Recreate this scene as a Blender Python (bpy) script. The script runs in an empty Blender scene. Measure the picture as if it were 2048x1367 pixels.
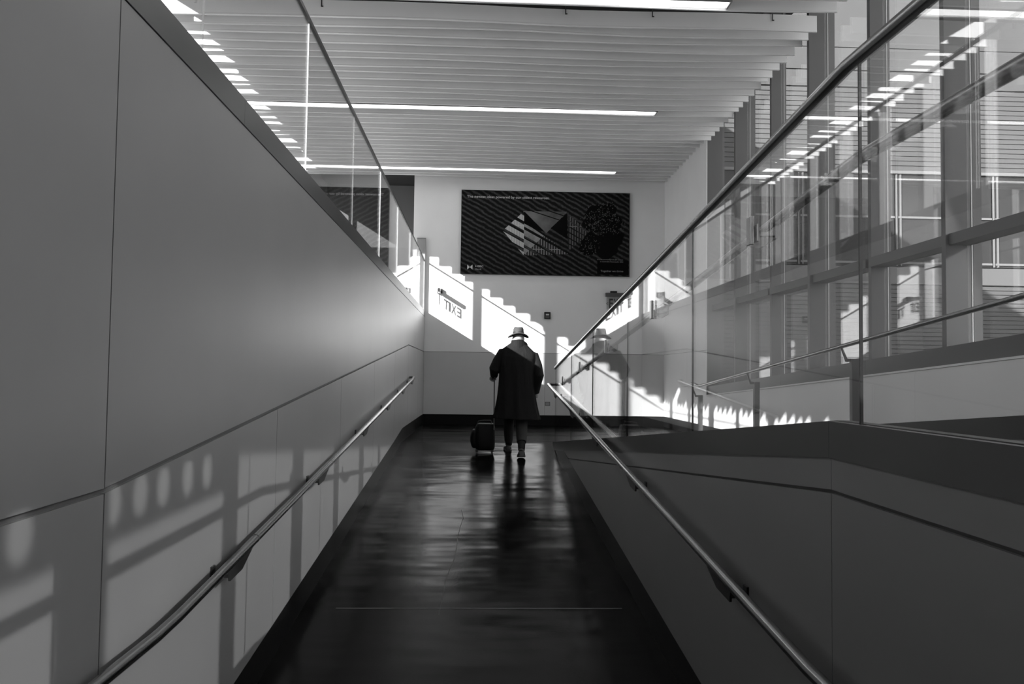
import bpy, bmesh, math, random
from mathutils import Vector, Matrix
random.seed(7)
sc = bpy.context.scene
C = sc.collection

# ------------------------------------------------------------------ camera
def V(*a): return Vector(a)
cam_d = bpy.data.cameras.new('camera'); cam = bpy.data.objects.new('camera', cam_d); C.objects.link(cam)
cam_d.sensor_width = 36.0; cam_d.lens = 28.0; cam_d.clip_start = .05; cam_d.clip_end = 500
yaw, pitch, roll = 0.0400, 0.0421, 0.0128
fw = V(math.sin(yaw)*math.cos(pitch), math.cos(yaw)*math.cos(pitch), math.sin(pitch))
rt = V(math.cos(yaw), -math.sin(yaw), 0); up = rt.cross(fw)
rt, up = rt*math.cos(roll)+up*math.sin(roll), up*math.cos(roll)-rt*math.sin(roll)
M = Matrix.Identity(4)
for i in range(3): M[i][0], M[i][1], M[i][2] = rt[i], up[i], -fw[i]
M.translation = V(0, 0, 1.83)
cam.matrix_world = M
sc.camera = cam

# ------------------------------------------------------------------ view, world, sun
sc.view_settings.view_transform = 'Standard'
sc.view_settings.look = 'None'
sc.view_settings.gamma = 1.0
sc.view_settings.use_curve_mapping = False
sc.view_settings.exposure = 0.0
try:
    sc.cycles.transparent_max_bounces = 32
    sc.cycles.max_bounces = 10
    sc.cycles.diffuse_bounces = 5
    sc.cycles.glossy_bounces = 5
    sc.cycles.sample_clamp_indirect = 6
except Exception: pass
w = bpy.data.worlds.new('world'); sc.world = w; w.use_nodes = True
bg = w.node_tree.nodes['Background']
bg.inputs[0].default_value = (1, 1, 1, 1); bg.inputs[1].default_value = 1.9

BEAM = V(1.13, 1.0, -0.684).normalized()          # low sun from behind on the left
sun_d = bpy.data.lights.new('sun', 'SUN'); sun = bpy.data.objects.new('sun', sun_d); C.objects.link(sun)
sun_d.energy = 26.0; sun_d.angle = math.radians(0.5)
sun.rotation_euler = BEAM.to_track_quat('-Z', 'Y').to_euler()

# added lamp outside, standing in for sun mirrored in the balustrade glass; weak
def bounce_lamp():
    b = V(-1.252, 1.0, -0.714).normalized()
    top = lambda y: 1.83-0.54-0.083*(y-5.6)      # upper limit of the returned light on the left wall
    e = V(0, 1, -0.083)
    uax = (e-e.dot(b)*b); k = uax.length; uax.normalize(); vax = b.cross(uax)
    if vax.z < 0: vax = -vax
    L = 13.0
    vz = V(0, 0, 1).dot(vax)
    h = 2.3*abs(vz); wdt = 10.5*k
    ctr = V(-1.17, 5.4, top(5.4)) - vax*(h/2) - b*L
    d = bpy.data.lights.new('glint_lamp', 'AREA'); o = bpy.data.objects.new('glint_lamp', d); C.objects.link(o)
    d.shape = 'RECTANGLE'; d.size = wdt; d.size_y = h; d.spread = math.radians(0.45); d.energy = BOUNCE
    z = -b; x = uax; y = z.cross(x)
    m = Matrix((( x.x, y.x, z.x, ctr.x), (x.y, y.y, z.y, ctr.y), (x.z, y.z, z.z, ctr.z), (0, 0, 0, 1)))
    o.matrix_world = m
BOUNCE = 40.0
bounce_lamp()

# ------------------------------------------------------------------ materials
def newmat(name):
    m = bpy.data.materials.new(name); m.use_nodes = True
    nt = m.node_tree; nt.nodes.clear()
    out = nt.nodes.new('ShaderNodeOutputMaterial')
    return m, nt, out
def N(nt, t, **kw):
    n = nt.nodes.new(t)
    for k, v in kw.items(): setattr(n, k, v)
    return n
def grey(name, g, rough=.5, metal=0., spec=.5, noise=0., nscale=6., stretch=(1, 1, 1), bump=0., bscale=40., bstretch=(1, 1, 1), rnoise=0.):
    m, nt, out = newmat(name)
    p = N(nt, 'ShaderNodeBsdfPrincipled')
    p.inputs['Base Color'].default_value = (g, g, g, 1)
    p.inputs['Roughness'].default_value = rough
    p.inputs['Metallic'].default_value = metal
    p.inputs['Specular IOR Level'].default_value = spec
    nt.links.new(p.outputs[0], out.inputs[0])
    geo = N(nt, 'ShaderNodeNewGeometry')
    def tex(scale, st, detail=4):
        mp = N(nt, 'ShaderNodeMapping'); mp.inputs['Scale'].default_value = st
        nt.links.new(geo.outputs['Position'], mp.inputs['Vector'])
        t = N(nt, 'ShaderNodeTexNoise'); t.inputs['Scale'].default_value = scale; t.inputs['Detail'].default_value = detail
        nt.links.new(mp.outputs[0], t.inputs['Vector'])
        return t
    if noise or rnoise:
        t = tex(nscale, stretch)
        if noise:
            r = N(nt, 'ShaderNodeMapRange'); r.inputs['From Min'].default_value = .3; r.inputs['From Max'].default_value = .7
            r.inputs['To Min'].default_value = g*(1-noise); r.inputs['To Max'].default_value = g*(1+noise)
            nt.links.new(t.outputs['Fac'], r.inputs['Value']); nt.links.new(r.outputs[0], p.inputs['Base Color'])
        if rnoise:
            r = N(nt, 'ShaderNodeMapRange'); r.inputs['From Min'].default_value = .3; r.inputs['From Max'].default_value = .7
            r.inputs['To Min'].default_value = rough-rnoise; r.inputs['To Max'].default_value = rough+rnoise
            nt.links.new(t.outputs['Fac'], r.inputs['Value']); nt.links.new(r.outputs[0], p.inputs['Roughness'])
    if bump:
        t = tex(bscale, bstretch, 3)
        b = N(nt, 'ShaderNodeBump'); b.inputs['Strength'].default_value = bump; b.inputs['Distance'].default_value = .02
        nt.links.new(t.outputs['Fac'], b.inputs['Height']); nt.links.new(b.outputs[0], p.inputs['Normal'])
    return m
def emit(name, s):
    m, nt, out = newmat(name); e = N(nt, 'ShaderNodeEmission'); e.inputs[1].default_value = s
    nt.links.new(e.outputs[0], out.inputs[0]); return m
def glass(name, tint, ior=1.5, boost=1.0):
    m, nt, out = newmat(name)
    geo = N(nt, 'ShaderNodeNewGeometry')
    mr = N(nt, 'ShaderNodeMapRange'); mr.inputs['To Min'].default_value = ior; mr.inputs['To Max'].default_value = 1/ior
    nt.links.new(geo.outputs['Backfacing'], mr.inputs['Value'])
    fr = N(nt, 'ShaderNodeFresnel'); nt.links.new(mr.outputs[0], fr.inputs['IOR'])
    mu = N(nt, 'ShaderNodeMath', operation='MULTIPLY', use_clamp=True); mu.inputs[1].default_value = boost
    nt.links.new(fr.outputs[0], mu.inputs[0])
    tr = N(nt, 'ShaderNodeBsdfTransparent'); tr.inputs[0].default_value = (tint, tint, tint, 1)
    gl = N(nt, 'ShaderNodeBsdfGlossy'); gl.inputs['Roughness'].default_value = 0.0
    gl.inputs[0].default_value = (1, 1, 1, 1)
    mx = N(nt, 'ShaderNodeMixShader')
    nt.links.new(mu.outputs[0], mx.inputs[0]); nt.links.new(tr.outputs[0], mx.inputs[1]); nt.links.new(gl.outputs[0], mx.inputs[2])
    nt.links.new(mx.outputs[0], out.inputs[0]); return m

MT = {}
MT['panel'] = grey('grey_wall_panel', .30, .34, noise=.05, nscale=1.2, bump=.03, bscale=3, bstretch=(1, .5, .12))
MT['panel_dark'] = grey('grey_ramp_panel', .28, .45, noise=.05, nscale=1.2)
MT['reveal'] = grey('joint_reveal', .12, .6)
MT['white'] = grey('white_wall_paint', .84, .55, noise=.02, nscale=2)
MT['white_panel'] = grey('white_lower_panel', .86, .42, noise=.02, nscale=2)
MT['far_panel'] = grey('grey_far_panel', .55, .45, noise=.02, nscale=2)
MT['base'] = grey('black_rubber_base', .006, .35, spec=.25)
MT['trim'] = grey('dark_brushed_metal', .17, .34, metal=1., noise=.10, nscale=2.5, stretch=(1, .4, 1))
MT['steel'] = grey('brushed_stainless', .30, .2, metal=1.)
MT['steel_dark'] = grey('dark_bracket_steel', .10, .4, metal=.8)
MT['cap'] = grey('dark_glazing_cap', .03, .4, metal=.5)
MT['glass'] = glass('balustrade_glass', .97)
MT['window_glass'] = glass('window_glass', .93)
def edge_mat(name, g, clear):
    m, nt, out = newmat(name)
    a = N(nt, 'ShaderNodeBsdfTransparent'); d = N(nt, 'ShaderNodeBsdfDiffuse'); d.inputs[0].default_value = (g, g, g, 1)
    x = N(nt, 'ShaderNodeMixShader'); x.inputs[0].default_value = 1-clear
    nt.links.new(a.outputs[0], x.inputs[1]); nt.links.new(d.outputs[0], x.inputs[2]); nt.links.new(x.outputs[0], out.inputs[0]); return m
MT['glass_edge'] = edge_mat('ground_glass_edge', .7, .55)
MT['strobe_lens'] = grey('strobe_lens', .72, .3)
MT['glass_edge_dark'] = grey('dark_glass_edge', .008, .5, spec=.1)
MT['post'] = grey('grey_post_metal', .42, .35, metal=.6)
MT['lit_edge'] = grey('painted_sunlit_edge', .75, .4)  # pale tone carries the sunlight on the glazing edges
MT['mullion'] = grey('grey_window_frame', .115, .45, metal=.2)
MT['gasket'] = grey('black_gasket', .01, .5)
MT['baffle'] = grey('grey_baffle', .86, .5, noise=.04, nscale=1.5)
MT['plenum'] = grey('black_plenum', .015, .9)
MT['lens'] = emit('lit_lens', 4.4)
MT['housing'] = grey('light_housing', .3, .5)
MT['concrete'] = grey('outside_ground', .22, .9, noise=.15, nscale=.6)
MT['siding'] = grey('grey_siding', .072, .6, noise=.06, nscale=.5)
MT['siding_frame'] = grey('pale_window_frame', .15, .5)
MT['pane_dark'] = grey('dark_far_pane', .03, .2, spec=.25, noise=.3, nscale=.4)
MT['black'] = grey('black_plastic', .012, .4)
MT['carpet'] = grey('gallery_carpet', .20, .9, noise=.2, nscale=20)
MT['back'] = grey('dark_corridor_paint', .12, .7)
# polished dark floor
def floor_mat():
    m, nt, out = newmat('polished_black_floor')
    p = N(nt, 'ShaderNodeBsdfPrincipled')
    geo = N(nt, 'ShaderNodeNewGeometry')
    def tex(scale, st, detail, dist=0):
        mp = N(nt, 'ShaderNodeMapping'); mp.inputs['Scale'].default_value = st
        nt.links.new(geo.outputs['Position'], mp.inputs['Vector'])
        t = N(nt, 'ShaderNodeTexNoise'); t.inputs['Scale'].default_value = scale; t.inputs['Detail'].default_value = detail
        t.inputs['Distortion'].default_value = dist
        nt.links.new(mp.outputs[0], t.inputs['Vector']); return t
    c = tex(3.0, (1, .5, 1), 6, .4)
    r = N(nt, 'ShaderNodeMapRange'); r.inputs['From Min'].default_value = .3; r.inputs['From Max'].default_value = .7
    r.inputs['To Min'].default_value = .003; r.inputs['To Max'].default_value = .008
    nt.links.new(c.outputs['Fac'], r.inputs['Value']); nt.links.new(r.outputs[0], p.inputs['Base Color'])
    r2 = N(nt, 'ShaderNodeMapRange'); r2.inputs['From Min'].default_value = .3; r2.inputs['From Max'].default_value = .7
    r2.inputs['To Min'].default_value = .14; r2.inputs['To Max'].default_value = .23
    nt.links.new(c.outputs['Fac'], r2.inputs['Value']); nt.links.new(r2.outputs[0], p.inputs['Roughness'])
    b1 = tex(1.6, (.5, 1.3, 1), 2)                     # slow waves across the sheet
    b2 = tex(55., (.7, 1.2, 1), 3)
    ad = N(nt, 'ShaderNodeMath', operation='MULTIPLY_ADD'); ad.inputs[1].default_value = .02
    nt.links.new(b2.outputs['Fac'], ad.inputs[0]); nt.links.new(b1.outputs['Fac'], ad.inputs[2])
    b = N(nt, 'ShaderNodeBump'); b.inputs['Strength'].default_value = .6; b.inputs['Distance'].default_value = .03
    nt.links.new(ad.outputs[0], b.inputs['Height']); nt.links.new(b.outputs[0], p.inputs['Normal'])
    p.inputs['Specular IOR Level'].default_value = .5
    df = N(nt, 'ShaderNodeBsdfDiffuse'); nt.links.new(r.outputs[0], df.inputs[0])
    mx = N(nt, 'ShaderNodeMixShader'); mx.inputs[0].default_value = .42
    nt.links.new(df.outputs[0], mx.inputs[1]); nt.links.new(p.outputs[0], mx.inputs[2])
    nt.links.new(mx.outputs[0], out.inputs[0]); return m
MT['floor'] = floor_mat()

# ------------------------------------------------------------------ helpers
class MB:
    def __init__(s): s.v = []; s.f = []; s.mi = []
    def add(s, vs, fs, mi=0):
        o = len(s.v); s.v += [tuple(v) for v in vs]; s.f += [tuple(i+o for i in f) for f in fs]; s.mi += [mi]*len(fs)
    def box(s, x0, x1, y0, y1, z0, z1, mi=0):
        s.add([(x0,y0,z0),(x1,y0,z0),(x1,y1,z0),(x0,y1,z0),(x0,y0,z1),(x1,y0,z1),(x1,y1,z1),(x0,y1,z1)],
              [(0,3,2,1),(4,5,6,7),(0,1,5,4),(1,2,6,5),(2,3,7,6),(3,0,4,7)], mi)
    def prism(s, poly, a0, a1, axis='x', mi=0, side_mi=None):
        # poly in (y,z) for axis x, (x,z) for axis y, (x,y) for axis z
        def pt(p, a): return (a,p[0],p[1]) if axis == 'x' else ((p[0],a,p[1]) if axis == 'y' else (p[0],p[1],a))
        ar = sum(poly[i][0]*poly[(i+1)%len(poly)][1]-poly[(i+1)%len(poly)][0]*poly[i][1] for i in range(len(poly)))
        q = list(poly)
        if (ar > 0) == (axis == 'y'): q.reverse()
        n = len(q); o = [pt(p, a0) for p in q]+[pt(p, a1) for p in q]
        s.add(o, [tuple(range(n-1,-1,-1)), tuple(range(n,2*n))], mi)
        s.add(o, [(i,(i+1)%n,n+(i+1)%n,n+i) for i in range(n)], mi if side_mi is None else side_mi)
    def tube(s, pts, r, n=12, mi=0, cap=True, ry=None):
        pts = [Vector(p) for p in pts]; m = len(pts)
        rs = r if isinstance(r, (list, tuple)) else [r]*m
        rings = []; ref = None
        for i in range(m):
            d = (pts[min(i+1,m-1)]-pts[max(i-1,0)]).normalized()
            if ref is None:
                ref = V(0,0,1) if abs(d.z) < .9 else V(0,1,0)
            a = d.cross(ref).normalized(); b = a.cross(d).normalized(); ref = b
            rr = rs[i]
            rx, rz = rr if isinstance(rr, (list, tuple)) else (rr, rr)
            rings.append([pts[i]+a*rx*math.cos(2*math.pi*k/n)+b*rz*math.sin(2*math.pi*k/n) for k in range(n)])
        s.loft(rings, mi, cap)
    def loft(s, rings, mi=0, cap=True):
        n = len(rings[0]); vs = [p for r in rings for p in r]; fs = []
        for i in range(len(rings)-1):
            for k in range(n):
                fs.append((i*n+k, i*n+(k+1)%n, (i+1)*n+(k+1)%n, (i+1)*n+k))
        if cap:
            fs.append(tuple(range(n-1,-1,-1))); fs.append(tuple((len(rings)-1)*n+k for k in range(n)))
        s.add(vs, fs, mi)
    def ellipsoid(s, c, r, mi=0, nu=16, nv=10, rot=None):
        c = Vector(c); rings = []
        for j in range(1, nv):
            t = math.pi*j/nv
            ring = []
            for k in range(nu):
                p = V(r[0]*math.sin(t)*math.cos(2*math.pi*k/nu), r[1]*math.sin(t)*math.sin(2*math.pi*k/nu), -r[2]*math.cos(t))
                if rot is not None: p = rot @ p
                ring.append(c+p)
            rings.append(ring)
        s.loft(rings, mi, True)
    def mesh(s, name, mats, smooth=False, fix=True):
        me = bpy.data.meshes.new(name); me.from_pydata(s.v, [], s.f)
        for m in (mats if isinstance(mats, (list, tuple)) else [mats]): me.materials.append(MT[m] if isinstance(m, str) else m)
        for p, i in zip(me.polygons, s.mi): p.material_index = i; p.use_smooth = smooth
        if fix:
            bm = bmesh.new(); bm.from_mesh(me); bmesh.ops.recalc_face_normals(bm, faces=bm.faces); bm.to_mesh(me); bm.free()
        if smooth:
            try: me.set_sharp_from_angle(angle=math.radians(40))
            except Exception: pass
        me.update(); return me
    def build(s, name, mats, parent=None, smooth=False):
        return link(name, s.mesh(name, mats, smooth), parent)
def link(name, me, parent=None):
    o = bpy.data.objects.new(name, me); C.objects.link(o)
    if parent is not None: attach(o, parent)
    return o
def attach(o, parent):
    o.parent = parent
    root = parent; loc = Vector(root.location)
    q = root.parent
    while q is not None: loc += Vector(q.location); q = q.parent
    if parent.parent is None: o.matrix_parent_inverse = Matrix.Translation(-Vector(parent.location))
def thing(name, label, cat, loc=(0,0,0), group=None):
    o = bpy.data.objects.new(name, None); C.objects.link(o); o.location = loc; o.empty_display_size = .1
    o['label'] = label; o['category'] = cat
    if group: o['group'] = group
    return o
def struct(o): o['kind'] = 'structure'; return o
def bx(name, b, mat, parent=None, bevel=0):
    m = MB(); m.box(*b); me = m.mesh(name, mat)
    if bevel:
        bm = bmesh.new(); bm.from_mesh(me)
        bmesh.ops.bevel(bm, geom=bm.edges[:], offset=bevel, segments=2, affect='EDGES', profile=.5); bm.to_mesh(me); bm.free()
    return link(name, me, parent)
def px_(name, poly, x0, x1, mat, parent=None, side=None):
    m = MB(); m.prism(poly, x0, x1, 'x', 0, None if side is None else 1)
    return m.build(name, mat if side is None else [mat, side], parent)

# ------------------------------------------------------------------ levels
S1, S2 = .0811, .0903
YA, YB = 2.54, 12.3                # foot and head of the ramp
ZL = S1*(YB-YA)                    # far landing
XL, XR, XW, YF = -1.173, 1.12, 3.9, 16.75
YBK = -5.0                         # corridor behind the camera
def f1(y): return 0 if y < YA else (S1*(y-YA) if y < YB else ZL)
def f2(y): return 1.645-S2*(max(y,2.5)-2.5) if y < 12.0 else ZL
def tt(y): return 1.698-S2*(max(y,2.5)-2.5)          # top of the middle trim
def tb(y): return 1.583-S2*(max(y,2.5)-2.5)
ZC = 5.964                         # underside of the baffles
ZD = 7.05                          # deck
ZG = 3.08                          # gallery floor

# floor
m = MB()
m.prism([(YBK,-.3),(YBK,0),(YA,0),(YB,ZL),(YF,ZL),(YF,-.3)], XL-.05, XR+.02)
m.box(XR+.02, XW+.3, 12.0, YF, -.3, ZL)
fl = struct(m.build('floor', 'floor'))
m = MB(); m.prism([(YBK,-.3),(YBK,1.645),(2.5,1.645),(12.0,ZL),(12.0,-.3)], XR+.06, XW+.3)
struct(m.build('floor', 'floor'))
m = MB(); m.add([(-.95,5.50,f1(5.50)+.001),(1.0,5.50,f1(5.50)+.001),(1.0,5.512,f1(5.512)+.0035),(-.95,5.512,f1(5.512)+.0035)], [(0,1,2,3)])
m.build('floor_joint', 'mullion', fl)

CR = [(-.168,8.20),(-.141,7.86),(-.175,7.22),(-.184,6.60),(-.234,6.05),(-.245,5.62),(-.245,5.15)]
m = MB(); q_ = []
for i_ in range(len(CR)-1):
    for t_ in (0, .5):
        q_.append((CR[i_][0]+(CR[i_+1][0]-CR[i_][0])*t_+.006*math.sin(i_*3.1+t_*5), CR[i_][1]+(CR[i_+1][1]-CR[i_][1])*t_))
for (xa, ya), (xb, yb) in zip(q_[:-1], q_[1:]):
    m.add([(xa-.003, ya, f1(ya)+.0008), (xa+.003, ya, f1(ya)+.0008), (xb+.003, yb, f1(yb)+.0008), (xb-.003, yb, f1(yb)+.0008)], [(0,1,2,3)])
m.build('floor_crack', 'gasket', fl)
# left wall
def JL(y): return 1.451 if y < 2.56 else 1.451+.0814*(min(y,13.1)-2.56)
def BL(y): return f1(y)+(.2 if y < YB else .215)
wl = struct(px_('wall_left', [(YBK,-.3),(YBK,3.03),(YF,3.03),(YF,-.3)], XL-.16, XL-.014, 'reveal'))
g = .0035
def strip(name, ys, lo, hi, x0, x1, mat, parent):
    poly = [(y, lo(y)) for y in ys]+[(y, hi(y)) for y in reversed(ys)]
    return px_(name, poly, x0, x1, mat, parent)
ed = [YBK, .44, 2.57, 4.70, 6.83, 8.96, 11.09, 13.1, 15.3, YF]
for a, b in zip(ed[:-1], ed[1:]):
    ys = [a+g]+[k for k in (2.56, YB, 13.1) if a+g < k < b-g]+[b-g]
    strip('wall_panel', ys, BL, lambda y: JL(y)-.009, XL-.014, XL, 'panel', wl)
for a, b in ((YBK, 2.57), (2.57, YF)):
    ys = [a+g]+[k for k in (2.56, 13.1) if a+g < k < b-g]+[b-g]
    strip('wall_panel', ys, lambda y: JL(y)+.009, lambda y: 3.035, XL-.014, XL, 'panel', wl)
strip_y = [YBK, YA, YB, YF]
struct(strip('baseboard_left', strip_y, lambda y: f1(y)-.01, lambda y: BL(y)-.002, XL-.012, XL-.002, 'base', None))
t1 = thing('metal_channel', 'dark brushed metal channel capping the tall left wall under the glass', 'trim', (XL, 6, 3.035))
for a, b in ((YBK, -.2), (-.2, 3.9), (3.9, 8.0), (8.0, 12.1), (12.1, YF)):
    bx('channel_length', (XL-.06, XL+.006, a+.001, b-.001, 3.037, 3.165), 'trim', t1)

# middle wall (between the two ramps)
def JM(y): return 1.476-S2*(max(y,2.5)-2.5)
def BM(y): return f1(y)+.2
wm = struct(px_('wall_middle', [(YBK,-.3),(YBK,1.58),(2.5,1.58),(11.3,.70),(11.3,-.3)], XR+.012, XR+.06, 'reveal'))
def clip_poly(ys, lo, hi):
    return [(y, lo(y)) for y in ys]+[(y, hi(y)) for y in reversed(ys)]
for a, b in ((YBK, .4), (.4, 2.5), (2.5, 9.95)):
    ys = [a+.0015]+([YA] if a < YA < b-g else [])+[b-.0015]
    strip('wall_panel', ys, BM, lambda y: max(JM(y)-.006, BM(y)+.0005), XR, XR+.012, 'panel_dark', wm)
for a, b in ((YBK, .4), (.4, 2.5), (2.5, 10.58)):
    ys = [a+.0015]+([9.96] if a < 9.96 < b else [])+[b-.0015]
    strip('wall_panel', ys, lambda y: max(JM(y)+.006, BM(y)), lambda y: max(tb(y), BM(y)+.0005), XR, XR+.012, 'panel_dark', wm)
poly = [(YBK,-.01),(YA,-.01),(11.72,f1(11.72)-.01),(10.58,BM(10.58)),(YA,.2),(YBK,.2)]
struct(px_('baseboard_middle', poly, XR-.001, XR+.011, 'base'))
t2 = thing('metal_channel', 'dark metal channel folded along the edge of the right-hand ramp', 'trim', (XR, 6, .9))
px_('channel_length', [(YBK,1.583),(YBK,1.698),(.4,1.698),(.4,1.583)], XR-.008, XR+.062, 'trim', t2)
px_('channel_length', [(.402,1.583),(.402,1.698),(2.499,1.698),(2.499,1.583)], XR-.008, XR+.062, 'trim', t2)
px_('channel_length', [(2.501,1.583),(2.501,1.698),(7.2,tt(7.2)),(7.2,tb(7.2))], XR-.008, XR+.062, 'trim', t2)
px_('channel_length', [(7.202,tb(7.202)),(7.202,tt(7.202)),(12.0,tt(12.0)),(12.0,ZL-.01),(11.75,f1(11.75)-.01)], XR-.008, XR+.062, 'trim', t2)

for a_, b_ in ((YBK, 2.5), (2.5, 11.98)):
    px_('glazing_gasket', [(a_, tt(a_)), (b_, tt(b_)), (b_, tt(b_)+.003), (a_, tt(a_)+.003)], XR+.018, XR+.064, 'gasket', t2)
# far wall
wf = struct(bx('wall_far', (-1.435, XW+.5, YF+.014, YF+.25, -.3, ZD), 'reveal'))
zj = 2.31
bx('wall_panel', (-1.435, XW+.3, YF, YF+.014, zj+.004, ZD), 'white', wf)
for a, b in ((XL, 1.37), (1.37, XW+.02)):
    bx('wall_panel', (a+.002, b-.002, YF, YF+.014, ZL+.215, zj-.004), 'far_panel', wf)
struct(bx('baseboard_far', (XL, XW, YF+.001, YF+.012, ZL-.01, ZL+.213), 'base'))
# right outer wall under the windows, and the solid bay at its far end
def WB(y): return f2(y)+.225 if y < 12.0 else ZL+.22
def WT(y): return 2.022-.0602*(y-5.56)
def SL(y): return 2.184-.0626*(y-5.56)
wr = struct(px_('wall_right', [(YBK,.2),(YBK,WT(YBK)),(13.6,WT(13.6)),(13.6,ZD),(YF,ZD),(YF,.2)], XW+.014, XW+.3, 'reveal'))
ed = [YBK, -1.2, 2.9, 7.0, 11.1, 13.6, 15.2, YF]
for a, b in zip(ed[:-1], ed[1:]):
    ys = [a+.001]+[k for k in (2.5, 12.0) if a < k < b]+[b-.001]
    if b <= 13.6: strip('wall_panel', ys, WB, lambda y: WT(y)-.02, XW, XW+.014, 'white_panel', wr)
    else:
        strip('wall_panel', ys, WB, lambda y: zj-.004, XW, XW+.014, 'white_panel', wr)
        strip('wall_panel', ys, lambda y: zj+.004, lambda y: ZD, XW, XW+.014, 'white', wr)
strip('ledge', [YBK, 13.6], lambda y: WT(y)-.018, lambda y: WT(y), XW-.012, XW+.06, 'white_panel', wr)
struct(strip('baseboard_right', [YBK, 2.5, 12.0, YF], lambda y: f2(y)-.01, lambda y: WB(y)-.002, XW+.001, XW+.012, 'base', None))
# back of the corridor
struct(bx('wall_back', (-4.7, XW+.3, YBK-.2, YBK, -.3, ZD), 'back'))

struct(bx('shade_block', (-4.75, XW+.5, YBK-.2, 29.9, ZD+.2, 14.5), 'back'))  # unseen block added overhead to shade the lower facade outside
# gallery on the left
fg = struct(bx('floor', (-4.62, XL-.06, YBK, 22.0, 2.8, ZG), 'carpet'))
struct(bx('wall_gallery', (-4.62, -1.2, 22.0, 22.2, ZG, ZD), 'back'))
wg = struct(bx('wall_recess', (-1.43, -1.25, YF+.25, 22.0, ZG, ZD), 'white'))
bx('wall_panel', (-3.2, -1.45, 21.9, 21.99, ZG, 5.3), 'black', wg)  # black sheet painting the dark of an opening at the gallery end
# post at the end of the left glass
ep = thing('end_post', 'grey metal post on the far wall at the end of the left glass', 'post', (-1.262, YF-.04, 3.165))
bx('post_body', (-1.352, -1.178, YF-.08, YF-.002, 3.167, 4.68), 'post', ep, .004)
bx('cap_plate', (-1.356, -1.174, YF-.084, YF-.001, 4.68, 4.69), 'trim', ep)

# ------------------------------------------------------------------ ceiling
ce = struct(bx('ceiling', (-4.75, XW+.5, YBK-.2, 22.2, ZD, ZD+.2), 'plenum'))
def baffle_mesh(seed):
    rnd = random.Random(seed)
    xs = [-3.95+i*(3.965+3.95)/14 for i in range(15)]
    ph = rnd.random()*6; rings = []
    for i, x in enumerate(xs):
        dy = .016*math.sin(x*.9+ph)+.010*math.sin(x*2.1+ph*2); dz = .009*math.sin(x*1.3+ph*1.7)
        prof = [(-.009,.20),(-.009,.022),(-.013,.016),(-.013,.004),(-.008,0),(.008,0),(.010,.006),(.009,.012),(.009,.20)]
        rings.append([V(x, dy+a, dz+b) for a, b in prof])
    mb = MB(); mb.loft(rings); return mb.mesh('baffle', 'baffle')
bms = [baffle_mesh(s) for s in range(5)]
rb = random.Random(3)
k = -40
while True:
    y = 8.44+.2445*k; k += 1
    if y > YF-.06: break
    if y < -2: continue
    if k-1 in (2,): continue
    jit = 0 if k-1 in (0, 1) or (k-1) % 15 in (0, 1) else rb.uniform(-.03, .03)
    if k-1 == 3: jit = .02
    o = bpy.data.objects.new('baffle', bms[(k*3) % 5]); C.objects.link(o); o.parent = ce
    o.location = (0, y+jit, ZC+rb.uniform(-.006, .006))
for x in (-1.9, -.1, .95, 1.98, 3.42):
    mb = MB(); mb.box(x-.006, x+.006, 9.175, 9.181, ZC+.12, ZC+.24); mb.box(x-.006, x+.02, 9.172, 9.18, ZC+.12, ZC+.132)
    mb.build('hanger_clip', 'steel_dark', ce)
for i, y in enumerate((8.59, 12.255, 15.92)):
    lab = ['long lit ceiling strip light cut by the top edge of the picture',
           'long lit ceiling strip light, the middle one of three',
           'long lit ceiling strip light nearest the poster wall'][i]
    lt = thing('ceiling_light', lab, 'light', (0, y, ZC), 'strip lights between the ceiling baffles')
    mb = MB(); mb.box(-3.8, 2.70, y-.093, y-.086, ZC+.0, ZC+.15); mb.box(-3.8, 2.70, y+.086, y+.093, ZC+.0, ZC+.15)
    mb.box(-3.8, 2.70, y-.086, y+.086, ZC+.14, ZC+.15); mb.box(2.70, 2.72, y-.093, y+.093, ZC, ZC+.15); mb.box(-3.82, -3.8, y-.093, y+.093, ZC, ZC+.15)
    mb.build('housing', 'housing', lt)
    mb = MB(); mb.box(-3.79, 2.69, y-.084, y+.084, ZC+.012, ZC+.03); mb.build('lens', 'lens', lt)

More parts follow.
